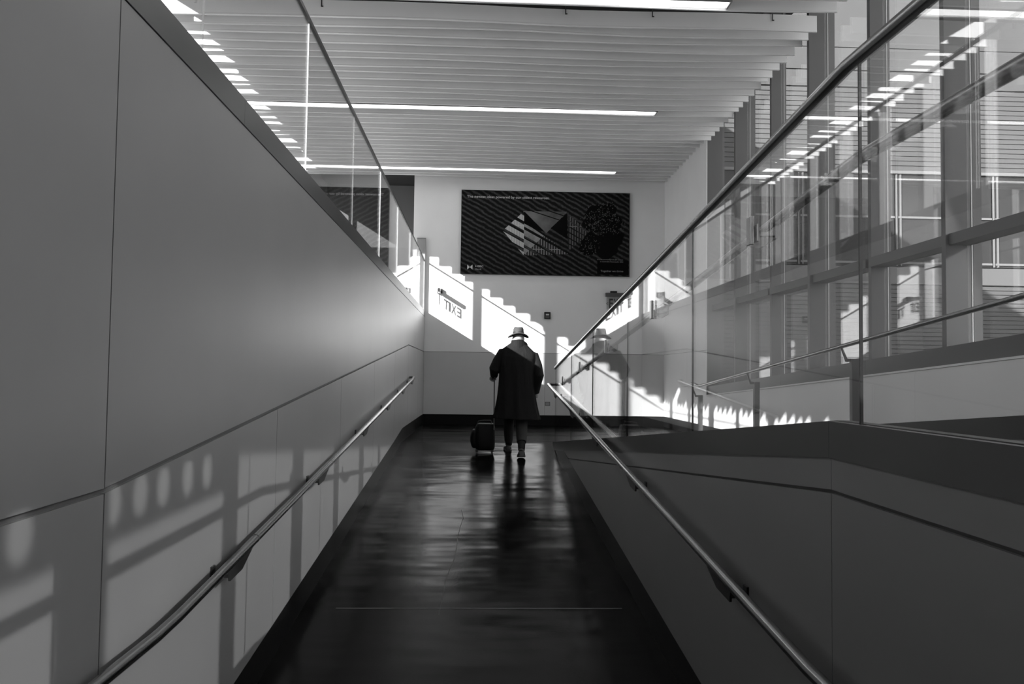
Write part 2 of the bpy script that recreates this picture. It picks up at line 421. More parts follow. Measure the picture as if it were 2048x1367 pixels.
# ------------------------------------------------------------------ curtain walls
def curtain(idx, xin, xout, ys, zlo, zhi, tz, wide, glass_x, yend):
    wdw = struct(bx('window_%d' % idx, (min(xin,xout), max(xin,xout), YBK, yend, zhi, min(zhi+.12, ZD)), 'mullion'))
    for j, y in enumerate(ys):
        big = (j % 2 == wide)
        mb = MB(); d = xout-xin
        w2 = .032
        x0, x1 = (xin, xout) if big else (xin+d*.25, xout)
        mb.box(min(x0,x1), max(x0,x1), y-w2, y+w2, zlo(y)-.05, zhi+.01)
        mb.build('mullion', 'mullion', wdw)
        s = 1 if xout > xin else -1
        mb = MB(); a, b = xout, xout+s*.012; mb.box(min(a,b), max(a,b), y-.02, y+.02, zlo(y)-.05, zhi+.01); mb.build('gasket', 'gasket', wdw)
        mb = MB(); a, b = xout+s*.012, xout+s*.024; mb.box(min(a,b), max(a,b), y-.025, y+.025, zlo(y)-.05, zhi+.01); mb.build('sunlit_edge_strip', 'lit_edge', wdw)  # pale strip standing in for a sunlit edge
        mb = MB(); a, b = xout+s*.024, xout+s*(.10 if big else .045); mb.box(min(a,b), max(a,b), y-.03, y+.03, zlo(y)-.05, zhi+.01); mb.build('cover_cap', 'mullion', wdw)
    for a, b in zip(ys[:-1], ys[1:]):
        for t in tz:
            x0 = xin+(xout-xin)*.12
            bx('transom', (min(x0,xout), max(x0,xout), a+.033, b-.033, t-.048, t+.048), 'mullion', wdw)
        zs = [None]+list(tz)+[zhi]
        for q in range(len(zs)-1):
            lo = (lambda y: zlo(y)) if zs[q] is None else (lambda y, z=zs[q]: z+.048)
            hi = zs[q+1]-(.048 if q < len(zs)-2 else 0)
            px_('pane', [(a+.033,lo(a)),(b-.033,lo(b)),(b-.033,hi),(a+.033,hi)], glass_x, glass_x+.012, 'window_glass', wdw)
    return wdw
ysr = [6.67+1.41*i for i in range(-8, 6)]
w1 = curtain(1, 3.98, 4.20, ysr, SL, ZD-.02, [3.045], 0, 4.17, 13.75)
strip('sill', [YBK, 13.75], lambda y: WT(y)+.002, SL, 3.93, 4.22, 'mullion', w1)
ysl = [12.90+1.39*i for i in range(-12, 7)]
w2_ = curtain(2, -4.30, -4.46, ysl, lambda y: 3.3, 6.70, [], 1, -4.44, 22.0)
bx('sill', (-4.5, -4.28, YBK, 22.0, ZG, 3.32), 'mullion', w2_)
struct(bx('wall_header', (-4.7, -4.28, YBK, 22.2, 6.80, ZD), 'back'))

# unseen perforated plate, added to shape the lamp's light into dots
def dot_gobo():
    X0 = 4.35; k_ = (X0-XL)/1.252; dy, dz = -k_, .714*k_
    cy = [2.11, 2.38, 2.63, 2.84, 3.04, 3.29, 3.52]; cz = 1.405
    mb = MB(); e = [1.0]+[(cy[i]+cy[i+1])/2 for i in range(len(cy)-1)]+[3.78]; z0, z1 = 1.28, 2.0
    for i, c in enumerate(cy):
        a, b = e[i], e[i+1]; n = 24; inn = []; outr = []
        for j in range(n):
            t = 2*math.pi*(j+.5)/n; cs, sn = math.cos(t), math.sin(t); inn.append((c+.060*cs, cz+.076*sn))
            f_ = min(((b-c)/cs if cs > 0 else (a-c)/cs), ((z1-cz)/sn if sn > 0 else (z0-cz)/sn)); outr.append((c+f_*cs, cz+f_*sn))
        for cpt in ((a,z0),(b,z0),(b,z1),(a,z1)):
            j = min(range(n), key=lambda q: (outr[q][0]-cpt[0])**2+(outr[q][1]-cpt[1])**2); outr[j] = cpt
        vs = [(X0, p[0]+dy, p[1]+dz) for p in inn+outr]; vs += [(X0+.006, p[1], p[2]) for p in vs]
        m2 = 2*n; fs = []
        for j in range(n):
            l = (j+1) % n
            fs += [(j,l,n+l,n+j), (m2+j,m2+n+j,m2+n+l,m2+l), (j,m2+j,m2+l,l), (n+j,n+l,m2+n+l,m2+n+j)]
        mb.add(vs, fs)
    struct(mb.build('dot_gobo_plate', 'mullion'))
dot_gobo()

# ------------------------------------------------------------------ glass balustrades
gl = thing('glass_balustrade', 'tall clear glass balustrade standing on the left wall, thin dark cap', 'balustrade', (-1.19, 6, 3.165))
ed = [-2.6, -.6, 1.4, 3.37, 5.37, 7.33, 9.31, 11.29, 13.3, 15.28, YF-.085]
for a, b in zip(ed[:-1], ed[1:]):
    mb = MB(); mb.box(-1.197, -1.191, a+.003, b-.003, 3.10, 4.208)
    me = mb.mesh('glass_pane', ['glass', 'glass_edge'])
    for p in me.polygons:
        if abs(p.normal.x) < .5: p.material_index = 1
    link('glass_pane', me, gl)
bx('top_rail', (-1.206, -1.182, -2.6, YF-.085, 4.205, 4.235), 'cap', gl)

gr = thing('glass_balustrade', 'clear glass balustrade between the two ramps with a round steel top rail', 'balustrade', (XR+.02, 6, 1.0))
RT = lambda y: 2.805-S2*(max(y,2.4)-2.4)
ed = [-3.3, -1.42, .45, 2.32, 4.19, 6.06, 7.93, 9.80, 11.84]
for a, b in zip(ed[:-1], ed[1:]):
    ys = [a+.003]+([2.4] if a < 2.4 < b else [])+[b-.003]
    poly = [(y, tt(y)-.03) for y in ys]+[(y, RT(y)-.012) for y in reversed(ys)]
    mb = MB(); mb.prism(poly, XR+.006, XR+.015, 'x', 0, 1); mb.build('glass_pane', ['glass', 'glass_edge_dark'], gr)
mb = MB(); mb.tube([(XR+.01, y, RT(y)) for y in (-3.3, 1.9, 2.3, 2.4, 2.5, 3.0, 7, 11.87)], .0225, 16); mb.build('top_rail', 'steel', gr, True)

# ------------------------------------------------------------------ handrails
def bracket(parent, y, xw, xr, zr, side, s):
    """triangular steel plate under a rail, with a small wall plate; side = +1 when the wall is at larger x"""
    mb = MB(); h = .005
    mb.prism([(y-.03, zr(y-.03)-.012), (y+.36, zr(y+.36)-.015), (y+.16, zr(y+.1)-.072), (y-.02, zr(y-.02)-.072)], xr-h, xr+h)
    a, b = sorted((xr, xw)); mb.box(a, b, y-.018, y+.018, zr(y)-.060, zr(y)-.045)
    mb.build('bracket', 'steel_dark', parent)
    a, b = sorted((xw, xw-side*.010)); bx('mount_plate', (a, b, y-.024, y+.024, zr(y)-.085, zr(y)-.012), 'steel_dark', parent, .002)
hl = thing('handrail', 'round steel handrail fixed along the left wall', 'handrail', (-1.09, 6, .9))
zl = lambda y: .892+S1*(y-2.5) if y > 2.9 else .924
pts = [(-1.09, y, zl(y)) for y in (-1.0, 2.6, 2.8)]+[(-1.09, y, .892+S1*(y-2.5)) for y in (3.0, 3.3, 6, 9, 12.9)]+[(-1.09, 13.25, 1.775), (-1.098, 13.33, 1.778), (-1.12, 13.37, 1.778), (-1.176, 13.37, 1.778)]
mb = MB(); mb.tube(pts, .0205, 14); mb.build('rail', 'steel', hl, True)
for y in (1.65, 3.62, 5.55, 7.65, 9.6, 11.45, 12.95): bracket(hl, y, XL-.002, -1.09, zl, -1, 1)
for y in (4.0, 5.95, 8.03, 9.98, 11.83):
    mb = MB(); mb.tube([(-1.09, y-.003, zl(y)), (-1.09, y+.003, zl(y))], .0213, 14); mb.build('rail_joint', 'black', hl)

hm = thing('handrail', 'round steel handrail on the middle wall, wrapping the glass end into the second ramp', 'handrail', (1.045, 6, .9))
zr = lambda y: .920+S1*(y-2.5) if y > 2.35 else .908
z2 = lambda y: 2.55-S2*(max(y,2.5)-2.5)
pts = [(1.045, y, zr(y)) for y in (-1.0, 2.2)]+[(1.045, y, zr(y)) for y in (2.5, 4, 8, 11.7)]
pts += [(1.045, 12.05, 1.700), (1.05, 12.12, 1.704), (1.075, 12.15, 1.705), (1.19, 12.15, 1.705), (1.215, 12.12, 1.705), (1.22, 12.05, 1.706), (1.22, 11.75, 1.712), (1.22, 11.5, z2(11.5))]
pts += [(1.22, y, z2(y)) for y in (8, 5, 2.7, 2.5, 2.3, -1)]
mb = MB(); mb.tube(pts, .0225, 16); mb.build('rail', 'steel', hm, True)
for y in (1.4, 3.3, 5.3): bracket(hm, y, XR+.001, 1.045, zr, 1, 1)
for y in (7.05, 8.88, 10.9): bracket(hm, y, XR+.004, 1.045, zr, 1, 1)
for y in (3.25, 5.15, 7.05, 8.88, 10.7):
    bracket(hm, y, XR+.017, 1.22, z2, -1, 1)
    bx('clamp_plate', (XR-.012, XR+.004, y-.026, y+.026, z2(y)-.10, z2(y)+.02), 'steel', hm, .003)
for y in (3.70, 5.70):
    mb = MB(); mb.tube([(1.045, y-.003, zr(y)), (1.045, y+.003, zr(y))], .0213, 14); mb.build('rail_joint', 'black', hm)

ho = thing('handrail', 'steel handrail on flat grey posts beside the tall windows', 'handrail', (3.5, 8, 1.0))
z3 = lambda y: 2.60-S2*(y-2.5)+.012
pts = [(3.5, y, z3(y)) for y in (-1.0, 3, 8, 12.6)]+[(3.5, 12.85, 1.735), (3.5, 13.05, 1.735)]
mb = MB(); mb.tube(pts, .0205, 14); mb.build('rail', 'steel', ho, True)
for y in (2.1, 4.83, 7.57, 10.3, 12.95):
    zt = z3(y)-.12
    bx('post', (3.585, 3.655, y-.03, y+.03, f2(y)-.01, zt), 'mullion', ho, .003)
    mb = MB(); mb.prism([(3.655, zt), (3.55, zt), (3.505, z3(y)-.018), (3.49, z3(y)-.018), (3.535, zt-.03), (3.585, zt-.03)], y-.008, y+.008, 'y')
    mb.build('arm', 'mullion', ho)

# ------------------------------------------------------------------ text helper
def text_mesh(body, size, depth, bold=0.0):
    cu = bpy.data.curves.new('t', 'FONT'); cu.body = body; cu.size = size; cu.extrude = depth; cu.align_x = 'LEFT'; cu.offset = bold
    o = bpy.data.objects.new('t', cu); C.objects.link(o)
    dg = bpy.context.evaluated_depsgraph_get(); dg.update()
    me = bpy.data.meshes.new_from_object(o.evaluated_get(dg)); bpy.data.objects.remove(o); bpy.data.curves.remove(cu)
    return me
def put_text(body, size, mtx, mat, parent, depth=.002, width=None, mirror_fit=None):
    me = text_mesh(body, size, depth)
    me.name = 'lettering'
    xs = [v.co.x for v in me.vertices]; x0, x1 = min(xs), max(xs)
    k = 1 if width is None else width/(x1-x0)
    for v in me.vertices: v.co.x = (v.co.x-x0)*k
    me.transform(mtx); me.materials.clear(); me.materials.append(MT[mat])
    for p in me.polygons: p.material_index = 0
    o = link('lettering', me, parent); o['kind'] = 'stuff'; return o
def put_sign(mtx, parent):
    me0 = text_mesh('EXIT', .28, .0015); xs_ = [v.co.x for v in me0.vertices]; x0 = min(xs_); k = .31/(max(xs_)-x0); bpy.data.meshes.remove(me0)
    cur = 0
    for ch, wd in (('E', .085), ('X', .095), ('I', .03), ('T', .09)):
        me = text_mesh(ch, .28, .002, .005); me.name = 'letter'
        a = [v.co.x for v in me.vertices]; q = wd/(max(a)-min(a)) if ch != 'I' else 1.0; lo = min(a)
        for v in me.vertices: v.co.x = (v.co.x-lo)*q+cur
        cur += wd+.010
        me.transform(mtx); me.materials.clear(); me.materials.append(MT['sign_letter'])
        for p in me.polygons: p.material_index = 0
        link('letter', me, parent)
def face_mtx(x, y, z): # text readable from -y
    return Matrix.Translation((x, y, z)) @ Matrix.Rotation(math.radians(90), 4, 'X')

# ------------------------------------------------------------------ poster
def poster_mats():
    m, nt, out = newmat('printed_field_rows')
    p = N(nt, 'ShaderNodeBsdfPrincipled'); p.inputs['Roughness'].default_value = .6; p.inputs['Specular IOR Level'].default_value = .08
    geo = N(nt, 'ShaderNodeNewGeometry')
    mp = N(nt, 'ShaderNodeMapping'); mp.inputs['Rotation'].default_value = (0, math.radians(-29), 0)
    nt.links.new(geo.outputs['Position'], mp.inputs[0])
    wv = N(nt, 'ShaderNodeTexWave', bands_direction='Z'); wv.inputs['Scale'].default_value = 3.3
    wv.inputs['Distortion'].default_value = 3.0; wv.inputs['Detail'].default_value = 5; wv.inputs['Detail Scale'].default_value = 1.6
    nt.links.new(mp.outputs[0], wv.inputs[0])
    nz = N(nt, 'ShaderNodeTexNoise'); nz.inputs['Scale'].default_value = 34; nz.inputs['Detail'].default_value = 5
    nt.links.new(geo.outputs['Position'], nz.inputs[0])
    mul = N(nt, 'ShaderNodeMath', operation='MULTIPLY'); pw = N(nt, 'ShaderNodeMath', operation='POWER'); pw.inputs[1].default_value = 1.8; nt.links.new(wv.outputs['Fac'], pw.inputs[0]); nt.links.new(pw.outputs[0], mul.inputs[0]); nt.links.new(nz.outputs['Fac'], mul.inputs[1])
    r = N(nt, 'ShaderNodeMapRange'); r.inputs['From Min'].default_value = .05; r.inputs['From Max'].default_value = .7
    r.inputs['To Min'].default_value = .006; r.inputs['To Max'].default_value = .07
    nt.links.new(mul.outputs[0], r.inputs[0]); nt.links.new(r.outputs[0], p.inputs['Base Color'])
    nt.links.new(p.outputs[0], out.inputs[0]); MT['print_rows'] = m
    for nm, lo, hi in (('print_panel_bright', .05, .55), ('print_panel_mid', .03, .27), ('print_panel_dim', .02, .16)):
        m, nt, out = newmat(nm)
        p = N(nt, 'ShaderNodeBsdfPrincipled'); p.inputs['Roughness'].default_value = .6; p.inputs['Specular IOR Level'].default_value = .08
        geo = N(nt, 'ShaderNodeNewGeometry')
        mp = N(nt, 'ShaderNodeMapping'); mp.inputs['Rotation'].default_value = (math.radians(-90), 0, 0); mp.inputs['Scale'].default_value = (1, 1, 1)
        nt.links.new(geo.outputs['Position'], mp.inputs[0])
        br = N(nt, 'ShaderNodeTexBrick'); br.offset = 0; br.inputs['Scale'].default_value = 1
        br.inputs['Brick Width'].default_value = .055; br.inputs['Row Height'].default_value = .5; br.inputs['Mortar Size'].default_value = .008
        br.inputs['Color1'].default_value = (lo, lo, lo, 1); br.inputs['Color2'].default_value = (lo*1.3,)*3+(1,); br.inputs['Mortar'].default_value = (hi, hi, hi, 1)
        if nm == 'print_panel_bright':
            br.inputs['Color1'].default_value = (.36, .36, .36, 1); br.inputs['Color2'].default_value = (.45, .45, .45, 1)
        nt.links.new(mp.outputs[0], br.inputs[0]); nt.links.new(br.outputs[0], p.inputs['Base Color'])
        nt.links.new(p.outputs[0], out.inputs[0]); MT[nm] = m
    MT['print_panel_top'] = grey('print_panel_top', .13, .6, spec=.08, noise=.5, nscale=2.2)
    MT['print_panel_half'] = grey('print_panel_half', .26, .6, spec=.08, noise=.3, nscale=9)
    MT['print_white'] = grey('print_white', .62, .5)
    MT['print_grey'] = grey('print_grey', .30, .5)
    MT['print_black'] = grey('print_black', .004, .7, spec=.05)
    MT['print_leaf'] = grey('print_leaf', .11, .7, spec=.05)
poster_mats()
PX0, PX1, PZ0, PZ1, PY = -.437, 3.142, 3.952, 5.735, YF-.055
ps = thing('poster', 'large dark advertising poster of field rows with solar panels and a tree', 'poster', (1.35, YF, PZ0))
bx('backing_board', (PX0, PX1, PY, YF-.001, PZ0, PZ1), 'black', ps)
bx('print', (PX0+.004, PX1-.012, PY-.003, PY, PZ0+.004, PZ1-.004), 'print_rows', ps)
bx('edge_strip', (PX1-.012, PX1+.004, PY-.004, YF-.001, PZ0, PZ1), 'trim', ps)
def pc(x, y):  # place of a printed mark on the sheet, in sheet units of 1724 x 853
    u = (x-118)/1724.0; v = (y-(105+u*40))/855.0
    return (PX0+u*(PX1-PX0), PZ1-v*(PZ1-PZ0))
def clip(poly, tri):
    def side(p, a, b): return (b[0]-a[0])*(p[1]-a[1])-(b[1]-a[1])*(p[0]-a[0])
    s = 1 if side(tri[2], tri[0], tri[1]) > 0 else -1
    out = poly
    for i in range(3):
        a, b = tri[i], tri[(i+1)%3]; inp = out; out = []
        for j in range(len(inp)):
            p, q = inp[j], inp[(j+1)%len(inp)]; dp, dq = s*side(p,a,b), s*side(q,a,b)
            if dp >= 0: out.append(p)
            if (dp >= 0) != (dq >= 0):
                t = dp/(dp-dq); out.append((p[0]+t*(q[0]-p[0]), p[1]+t*(q[1]-p[1])))
        if not out: return []
    return out
def printed(polys, mat, name, lift):
    mb = MB()
    for iq, q in enumerate(polys):
        if len(q) < 3: continue
        pts = [pc(*p) for p in q]; n = len(pts)
        mb.add([(p[0], PY-.003-lift-iq*(.00004 if iq < 12 else 0), p[1]) for p in pts], [tuple(range(n))])
    return mb.build(name, mat, ps)
def bands(tri, c0, step, wid, n, sl=.56):
    r = []
    for i in range(n):
        c = c0+i*step
        q = clip([(300, c+sl*300), (1700, c+sl*1700), (1700, c+wid+sl*1700), (300, c+wid+sl*300)], tri)
        if q: r.append(q)
    return r
TL, TT, TB, TR_ = [(757,326),(541,525),(757,775)], [(757,326),(1200,332),(985,552)], [(757,440),(1240,765),(757,778)], [(1203,340),(1422,560),(1212,735)]
printed([TT], 'print_panel_top', 'solar_panels', .0005)
printed(bands(TT, -420, 58, 10, 9, .33), 'print_black', 'panel_gap', .0008)
printed(bands(TL, -235, 92, 56, 7), 'print_panel_bright', 'solar_panels', .0008)
printed(bands(TB, -5, 92, 62, 8), 'print_panel_mid', 'solar_panels', .0008)
printed(bands([(757,440),(960,577),(757,778)], -5, 92, 62, 8), 'print_panel_half', 'solar_panels', .0010)
printed(bands(TR_, -420, 58, 44, 9), 'print_panel_dim', 'solar_panels', .0008)
printed([[(757,330),(757,452),(860,505),(968,538)],[(1200,345),(1200,610),(1030,500)]], 'print_black', 'panel_shadow', .0016)
rp = random.Random(5); bl = []; lf = []
def blob(cx, cy, r):
    return [(cx+r*(1+.12*math.sin(5*a+cx))*math.cos(a), cy+r*(1+.12*math.sin(4*a+cy))*math.sin(a)) for a in [2*math.pi*i/22 for i in range(22)]]
for cx, cy, r in ((1500,370,125),(1620,340,100),(1450,450,100),(1680,450,95),(1560,520,140),(1700,600,90),(1420,690,105),(1600,680,150),(1480,620,110)):
    bl.append(blob(cx, cy, r*.9))
for cx, cy, r in ((1500,370,125),(1450,440,110),(1620,330,95),(1420,690,110),(1700,480,90),(1540,500,80)):
    for i in range(70):
        a = rp.random()*6.28; d = r*math.sqrt(rp.random())*1.1; x, y = cx+d*math.cos(a), cy+d*math.sin(a); s = rp.uniform(3, 8)
        lf.append([(x, y-s), (x+s, y+rp.uniform(-s, s)), (x-s*.4, y+s)])
printed(bl, 'print_black', 'tree_print', .0020); printed(lf, 'print_leaf', 'tree_leaves', .0024)
printed([[(1510,820),(1830,835),(1832,985),(1510,975)]], 'print_black', 'corner_patch', .0022)
def ptext(body, x, y, size, width_px, mat):
    a = pc(x, y); wd = width_px/1724.0*(PX1-PX0)
    put_text(body, size, face_mtx(a[0], PY-.0062, a[1]), mat, ps, .0008, wd)
ptext('The newest ideas powered by our oldest resources.', 175, 186, .078, 838, 'print_white')
ptext('HSBC', 270, 893, .052, 80, 'print_white'); ptext('Bank', 270, 922, .050, 62, 'print_grey')
ptext('Together we thrive', 1545, 948, .056, 232, 'print_grey')
ptext('Proudly partnering with JFK airport', 1510, 826, .026, 265, 'print_grey'); ptext('in sustainable financing for 2022', 1540, 848, .026, 236, 'print_grey')
# mark beside the bank's name: two white triangles meeting at the centre, with edge wedges
def pq(l): return [l]
printed([[(187,868),(187,918),(213,893)],[(240,868),(240,918),(213,893)]], 'print_white', 'emblem', .003)

# ------------------------------------------------------------------ exit signs, alarm, outlet
MT['sign_clear'] = glass('sign_acrylic', .90)
MT['sign_letter'] = grey('sign_letter', .05, .4)
xs = thing('exit_sign', 'exit sign jutting out edge-on from the wall by the left corner', 'sign', (-.86, YF, 3.55), 'exit signs')
bx('wall_box', (-.915, -.805, YF-.075, YF-.001, 3.53, 3.63), 'black', xs, .004)
bx('housing', (-.885, -.835, YF-.47, YF-.0755, 3.525, 3.60), 'trim', xs, .004)
bx('clear_panel', (-.864, -.856, YF-.46, YF-.08, 3.24, 3.524), 'sign_clear', xs)
me_m = Matrix.Translation((-.853, YF-.40, 3.28)) @ Matrix.Rotation(math.radians(90), 4, 'Z') @ Matrix.Rotation(math.radians(90), 4, 'X')
put_sign(me_m, xs)
put_text('<', .12, Matrix.Translation((-.853, YF-.455, 3.33)) @ Matrix.Rotation(math.radians(90), 4, 'Z') @ Matrix.Rotation(math.radians(90), 4, 'X'), 'sign_letter', xs, .0015, .04)
xs = thing('exit_sign', 'exit sign facing us on the far wall below the poster corner', 'sign', (2.85, YF, 3.55), 'exit signs')
bx('ceiling_knob', (2.74, 2.88, YF-.06, YF-.001, 3.605, 3.645), 'black', xs, .003)
bx('housing', (2.635, 3.06, YF-.07, YF-.001, 3.525, 3.604), 'trim', xs, .004)
bx('clear_panel', (2.66, 3.04, YF-.04, YF-.032, 3.25, 3.524), 'sign_clear', xs)
put_sign(face_mtx(2.715, YF-.043, 3.285), xs)
put_text('<', .12, face_mtx(2.655, YF-.043, 3.335), 'sign_letter', xs, .0015, .04)

al = thing('fire_alarm', 'small black fire alarm strobe on the white far wall', 'alarm', (1.409, YF, 3.03))
bx('case', (1.342, 1.476, YF-.05, YF-.001, 3.03, 3.178), 'black', al, .012)
bx('strobe', (1.375, 1.443, YF-.062, YF-.05, 3.105, 3.138), 'strobe_lens', al, .004)
bx('grille', (1.368, 1.45, YF-.055, YF-.05, 3.045, 3.09), 'trim', al)
ol = thing('wall_outlet', 'small grey outlet low on the far wall beside the man', 'outlet', (1.435, YF, 1.206))
m = MB(); m.box(1.382,1.488,YF-.008,YF,1.206,1.218); m.box(1.382,1.488,YF-.008,YF,1.277,1.289); m.box(1.382,1.394,YF-.008,YF,1.218,1.277); m.box(1.476,1.488,YF-.008,YF,1.218,1.277)
m.build('frame', 'reveal', ol); bx('plate', (1.394, 1.476, YF-.005, YF, 1.218, 1.277), 'panel', ol)
cr = thing('card_reader', 'narrow dark card reader box on the wall by the right corner', 'reader', (3.63, YF, 3.07))
bx('case', (3.592, 3.672, YF-.05, YF-.001, 3.07, 3.32), 'trim', cr, .006); bx('keypad', (3.605, 3.659, YF-.055, YF-.05, 3.2, 3.29), 'black', cr)

# ------------------------------------------------------------------ outside
struct(bx('ground', (4.6, 140, -90, 160, -2.2, -2.0), 'concrete'))
struct(bx('ground', (-140, -4.75, -90, 160, -2.2, -2.0), 'concrete'))
bd = thing('building', 'pale building with horizontal siding seen through the right windows', 'building', (26, 30, -2))
bx('wall', (7.5, 46, 30.05, 36, -2, 17.5), 'gasket', bd)
def siding(z0, z1, pitch, name='siding_board'):
    z = z1
    while z-pitch >= z0-.01:
        bx(name, (7.5, 46, 30-.0, 30.05, z-pitch+.028, z), 'siding', bd); z -= pitch
for z0, z1 in ((14.78, 17.5), (13.89, 14.75), (13.22, 13.84)): bx('fascia_panel', (7.5, 46, 29.98, 30.05, z0, z1), 'siding', bd)
siding(9.95, 13.17, .189)
siding(-1.0, 5.5, .165)
bx('band', (7.5, 46, 29.9, 30.05, 9.83, 9.95), 'siding_frame', bd)
bx('band', (7.5, 46, 29.95, 30.05, 5.55, 6.2), 'mullion', bd)
for i in range(10):
    x = 8.4+i*3.85
    wdo = bx('window', (x, x+3.7, 29.985, 30.05, 6.25, 9.8), 'pane_dark', bd)
    for z in (8.13, 6.36): bx('transom', (x, x+3.7, 29.94, 29.985, z-.035, z+.045), 'siding_frame', wdo)
    for q in (-.10, .06): bx('frame', (x+q, x+q+.05, 29.93, 29.985, 6.25, 9.8), 'siding_frame', wdo)

dk = thing('building', 'dark blocks added outside the left windows to darken the right glass reflections', 'building', (-41, 80, -2))
for y0, y1, h in ((22, 49, 34), (53, 60, 36), (62.5, 76, 34), (80, 101, 38), (107, 150, 38)):  # put in to break up the sky mirrored in the right glass
    blk = bx('block', (-44, -38, y0, y1, -2, h), 'mullion', dk)
    for q in range(int((y1-y0)/4)):
        bx('pilaster', (-38, -37.7, y0+q*4+.4, y0+q*4+1.0, -2, h-.4), 'mullion', blk)
    bx('cornice', (-38, -37.5, y0, y1, h-.4, h), 'mullion', blk)

# ------------------------------------------------------------------ the man
MT['coat'] = grey('black_wool_coat', .008, .85, spec=.2, noise=.25, nscale=120, bump=.9, bscale=11, bstretch=(1, 1, .18))
MT['trouser'] = grey('dark_trousers', .03, .85, spec=.2)
MT['sock'] = grey('ribbed_sock', .02, .9, spec=.1)
MT['shoe'] = grey('worn_sneaker', .045, .6)
MT['sole'] = grey('sneaker_sole', .05, .7)
MT['skin'] = grey('skin', .24, .5)
MT['hair'] = grey('grey_hair', .30, .7, noise=.3, nscale=150)
MT['hat'] = grey('felt_hat', .055, .9, spec=.2, noise=.08, nscale=90)
MT['hat_band'] = grey('dark_hat_band', .02, .6)
MX, MY = .54, 11.2
MZ = f1(MY)
man = thing('person', 'man walking away in a hat and long dark coat, pulling a suitcase', 'person', (MX, MY, MZ))
def remeshed(name, mb, mat, voxel, parent, smooth_it=3):
    me = mb.mesh(name, mat, False)
    me.transform(Matrix.Translation((MX, MY, MZ)))
    o = link(name, me, None)
    md = o.modifiers.new('r', 'REMESH'); md.mode = 'VOXEL'; md.voxel_size = voxel; md.use_smooth_shade = True
    if smooth_it:
        ms = o.modifiers.new('s', 'SMOOTH'); ms.factor = .5; ms.iterations = smooth_it
    dg = bpy.context.evaluated_depsgraph_get(); dg.update()
    m2 = bpy.data.meshes.new_from_object(o.evaluated_get(dg)); o.modifiers.clear()
    old = o.data; o.data = m2; m2.name = name; bpy.data.meshes.remove(old)
    attach(o, parent); return o
def plain(name, mb, mat, parent, smooth=True):
    me = mb.mesh(name, mat, smooth); me.transform(Matrix.Translation((MX, MY, MZ))); return link(name, me, parent)
def ring(cx, cy, cz, rx, ry, n=40, fold=0, nf=9, ph=0, tilt=0, p=2.2):
    r = []
    for k in range(n):
        a = 2*math.pi*k/n; c, s = math.cos(a), math.sin(a)
        q = (abs(c)**p+abs(s)**p)**(-1/p)
        w_ = 1+fold*math.sin(nf*a+ph)+fold*.6*math.sin((nf+4)*a+2*ph)
        x = rx*c*q*w_; y = ry*s*q*w_
        r.append(V(cx+x, cy+y, cz+tilt*x))
    return r
# joints (metres from the ground below him; +y is away from us)
sh_l, el_l, wr_l = V(-.205, .02, 1.435), V(-.335, -.02, 1.215), V(-.335, .13, 1.125)
sh_r, el_r, wr_r = V(.205, .02, 1.40), V(.285, -.06, 1.13), V(.245, .04, .90)
hip_l, kn_l, an_l = V(-.095, .0, .90), V(-.115, .26, .50), V(-.105, .40, .125)
hip_r, kn_r, an_r = V(.085, .0, .90), V(.06, .02, .48), V(.045, -.295, .115)
def hand(mb, wrist, fwd, side, palm_n, curl):
    fwd = fwd.normalized(); side = side.normalized(); pn = palm_n.normalized()
    mb.tube([wrist-fwd*.03, wrist, wrist+fwd*.03, wrist+fwd*.085], [(.028,.022),(.028,.02),(.038,.017),(.042,.014)], 12)
    for i, (off, ln) in enumerate(((-.030,.068),(-.010,.078),(.011,.073),(.031,.056))):
        p0 = wrist+fwd*.07+side*off; d = fwd; pts = [p0]; a = 0
        for sg in (.45, .32, .23):
            a += curl; d = fwd*math.cos(a)+pn*math.sin(a); pts.append(pts[-1]+d*ln*sg*1.15)
        mb.tube(pts, [.0095,.009,.0085,.0075], 8)
    p0 = wrist+fwd*.02-side*.025
    mb.tube([p0, p0-side*.028+fwd*.025+pn*.012, p0-side*.03+fwd*.052+pn*.03, p0-side*.018+fwd*.07+pn*.045], [.014,.012,.0105,.009], 8)
body = MB()
body.loft([ring(0,0,.84,.15,.11), ring(0,0,.92,.16,.115), ring(0,0,1.05,.14,.10), ring(0,0,1.2,.155,.11), ring(0,.0,1.35,.175,.115), ring(0,.005,1.44,.15,.09), ring(0,.01,1.50,.07,.065), ring(0,.02,1.56,.058,.062), ring(0,.03,1.62,.056,.062)])
hc = V(0, .055, 1.665)                                       # head, bowed a little forward
body.ellipsoid(hc, (.074,.095,.112)); body.ellipsoid(hc+V(0,.03,-.06), (.055,.065,.06))
body.tube([hc+V(0,.085,.0), hc+V(0,.112,-.03), hc+V(0,.095,-.038)], [.010,.014,.012], 8)         # nose
for s in (-1, 1):
    body.ellipsoid(hc+V(s*.078,-.002,-.02), (.010,.018,.032), nu=10, nv=8)                        # ears
    body.ellipsoid(hc+V(s*.032,.082,.008), (.018,.014,.012), nu=10, nv=8)                          # eyes and brow
body.ellipsoid(hc+V(0,.088,-.062), (.026,.013,.012), nu=10, nv=8)                                  # mouth
for a, b, c, k in ((sh_l, el_l, wr_l, 1), (sh_r, el_r, wr_r, 1)):
    body.tube([V(a.x*.75, a.y, a.z-.01), a, a.lerp(b, .5), b, b.lerp(c, .5), c], [.055,.055,.05,.042,.038,.028], 12)
for a, b, c in ((hip_l, kn_l, an_l), (hip_r, kn_r, an_r)):
    body.tube([a, a.lerp(b, .5), b, b.lerp(c, .4), c], [.09,.08,.058,.055,.038], 14)
hand(body, wr_l, V(-.02, .9, -.25), V(1, 0, .1), V(0, -.25, -1), .85)
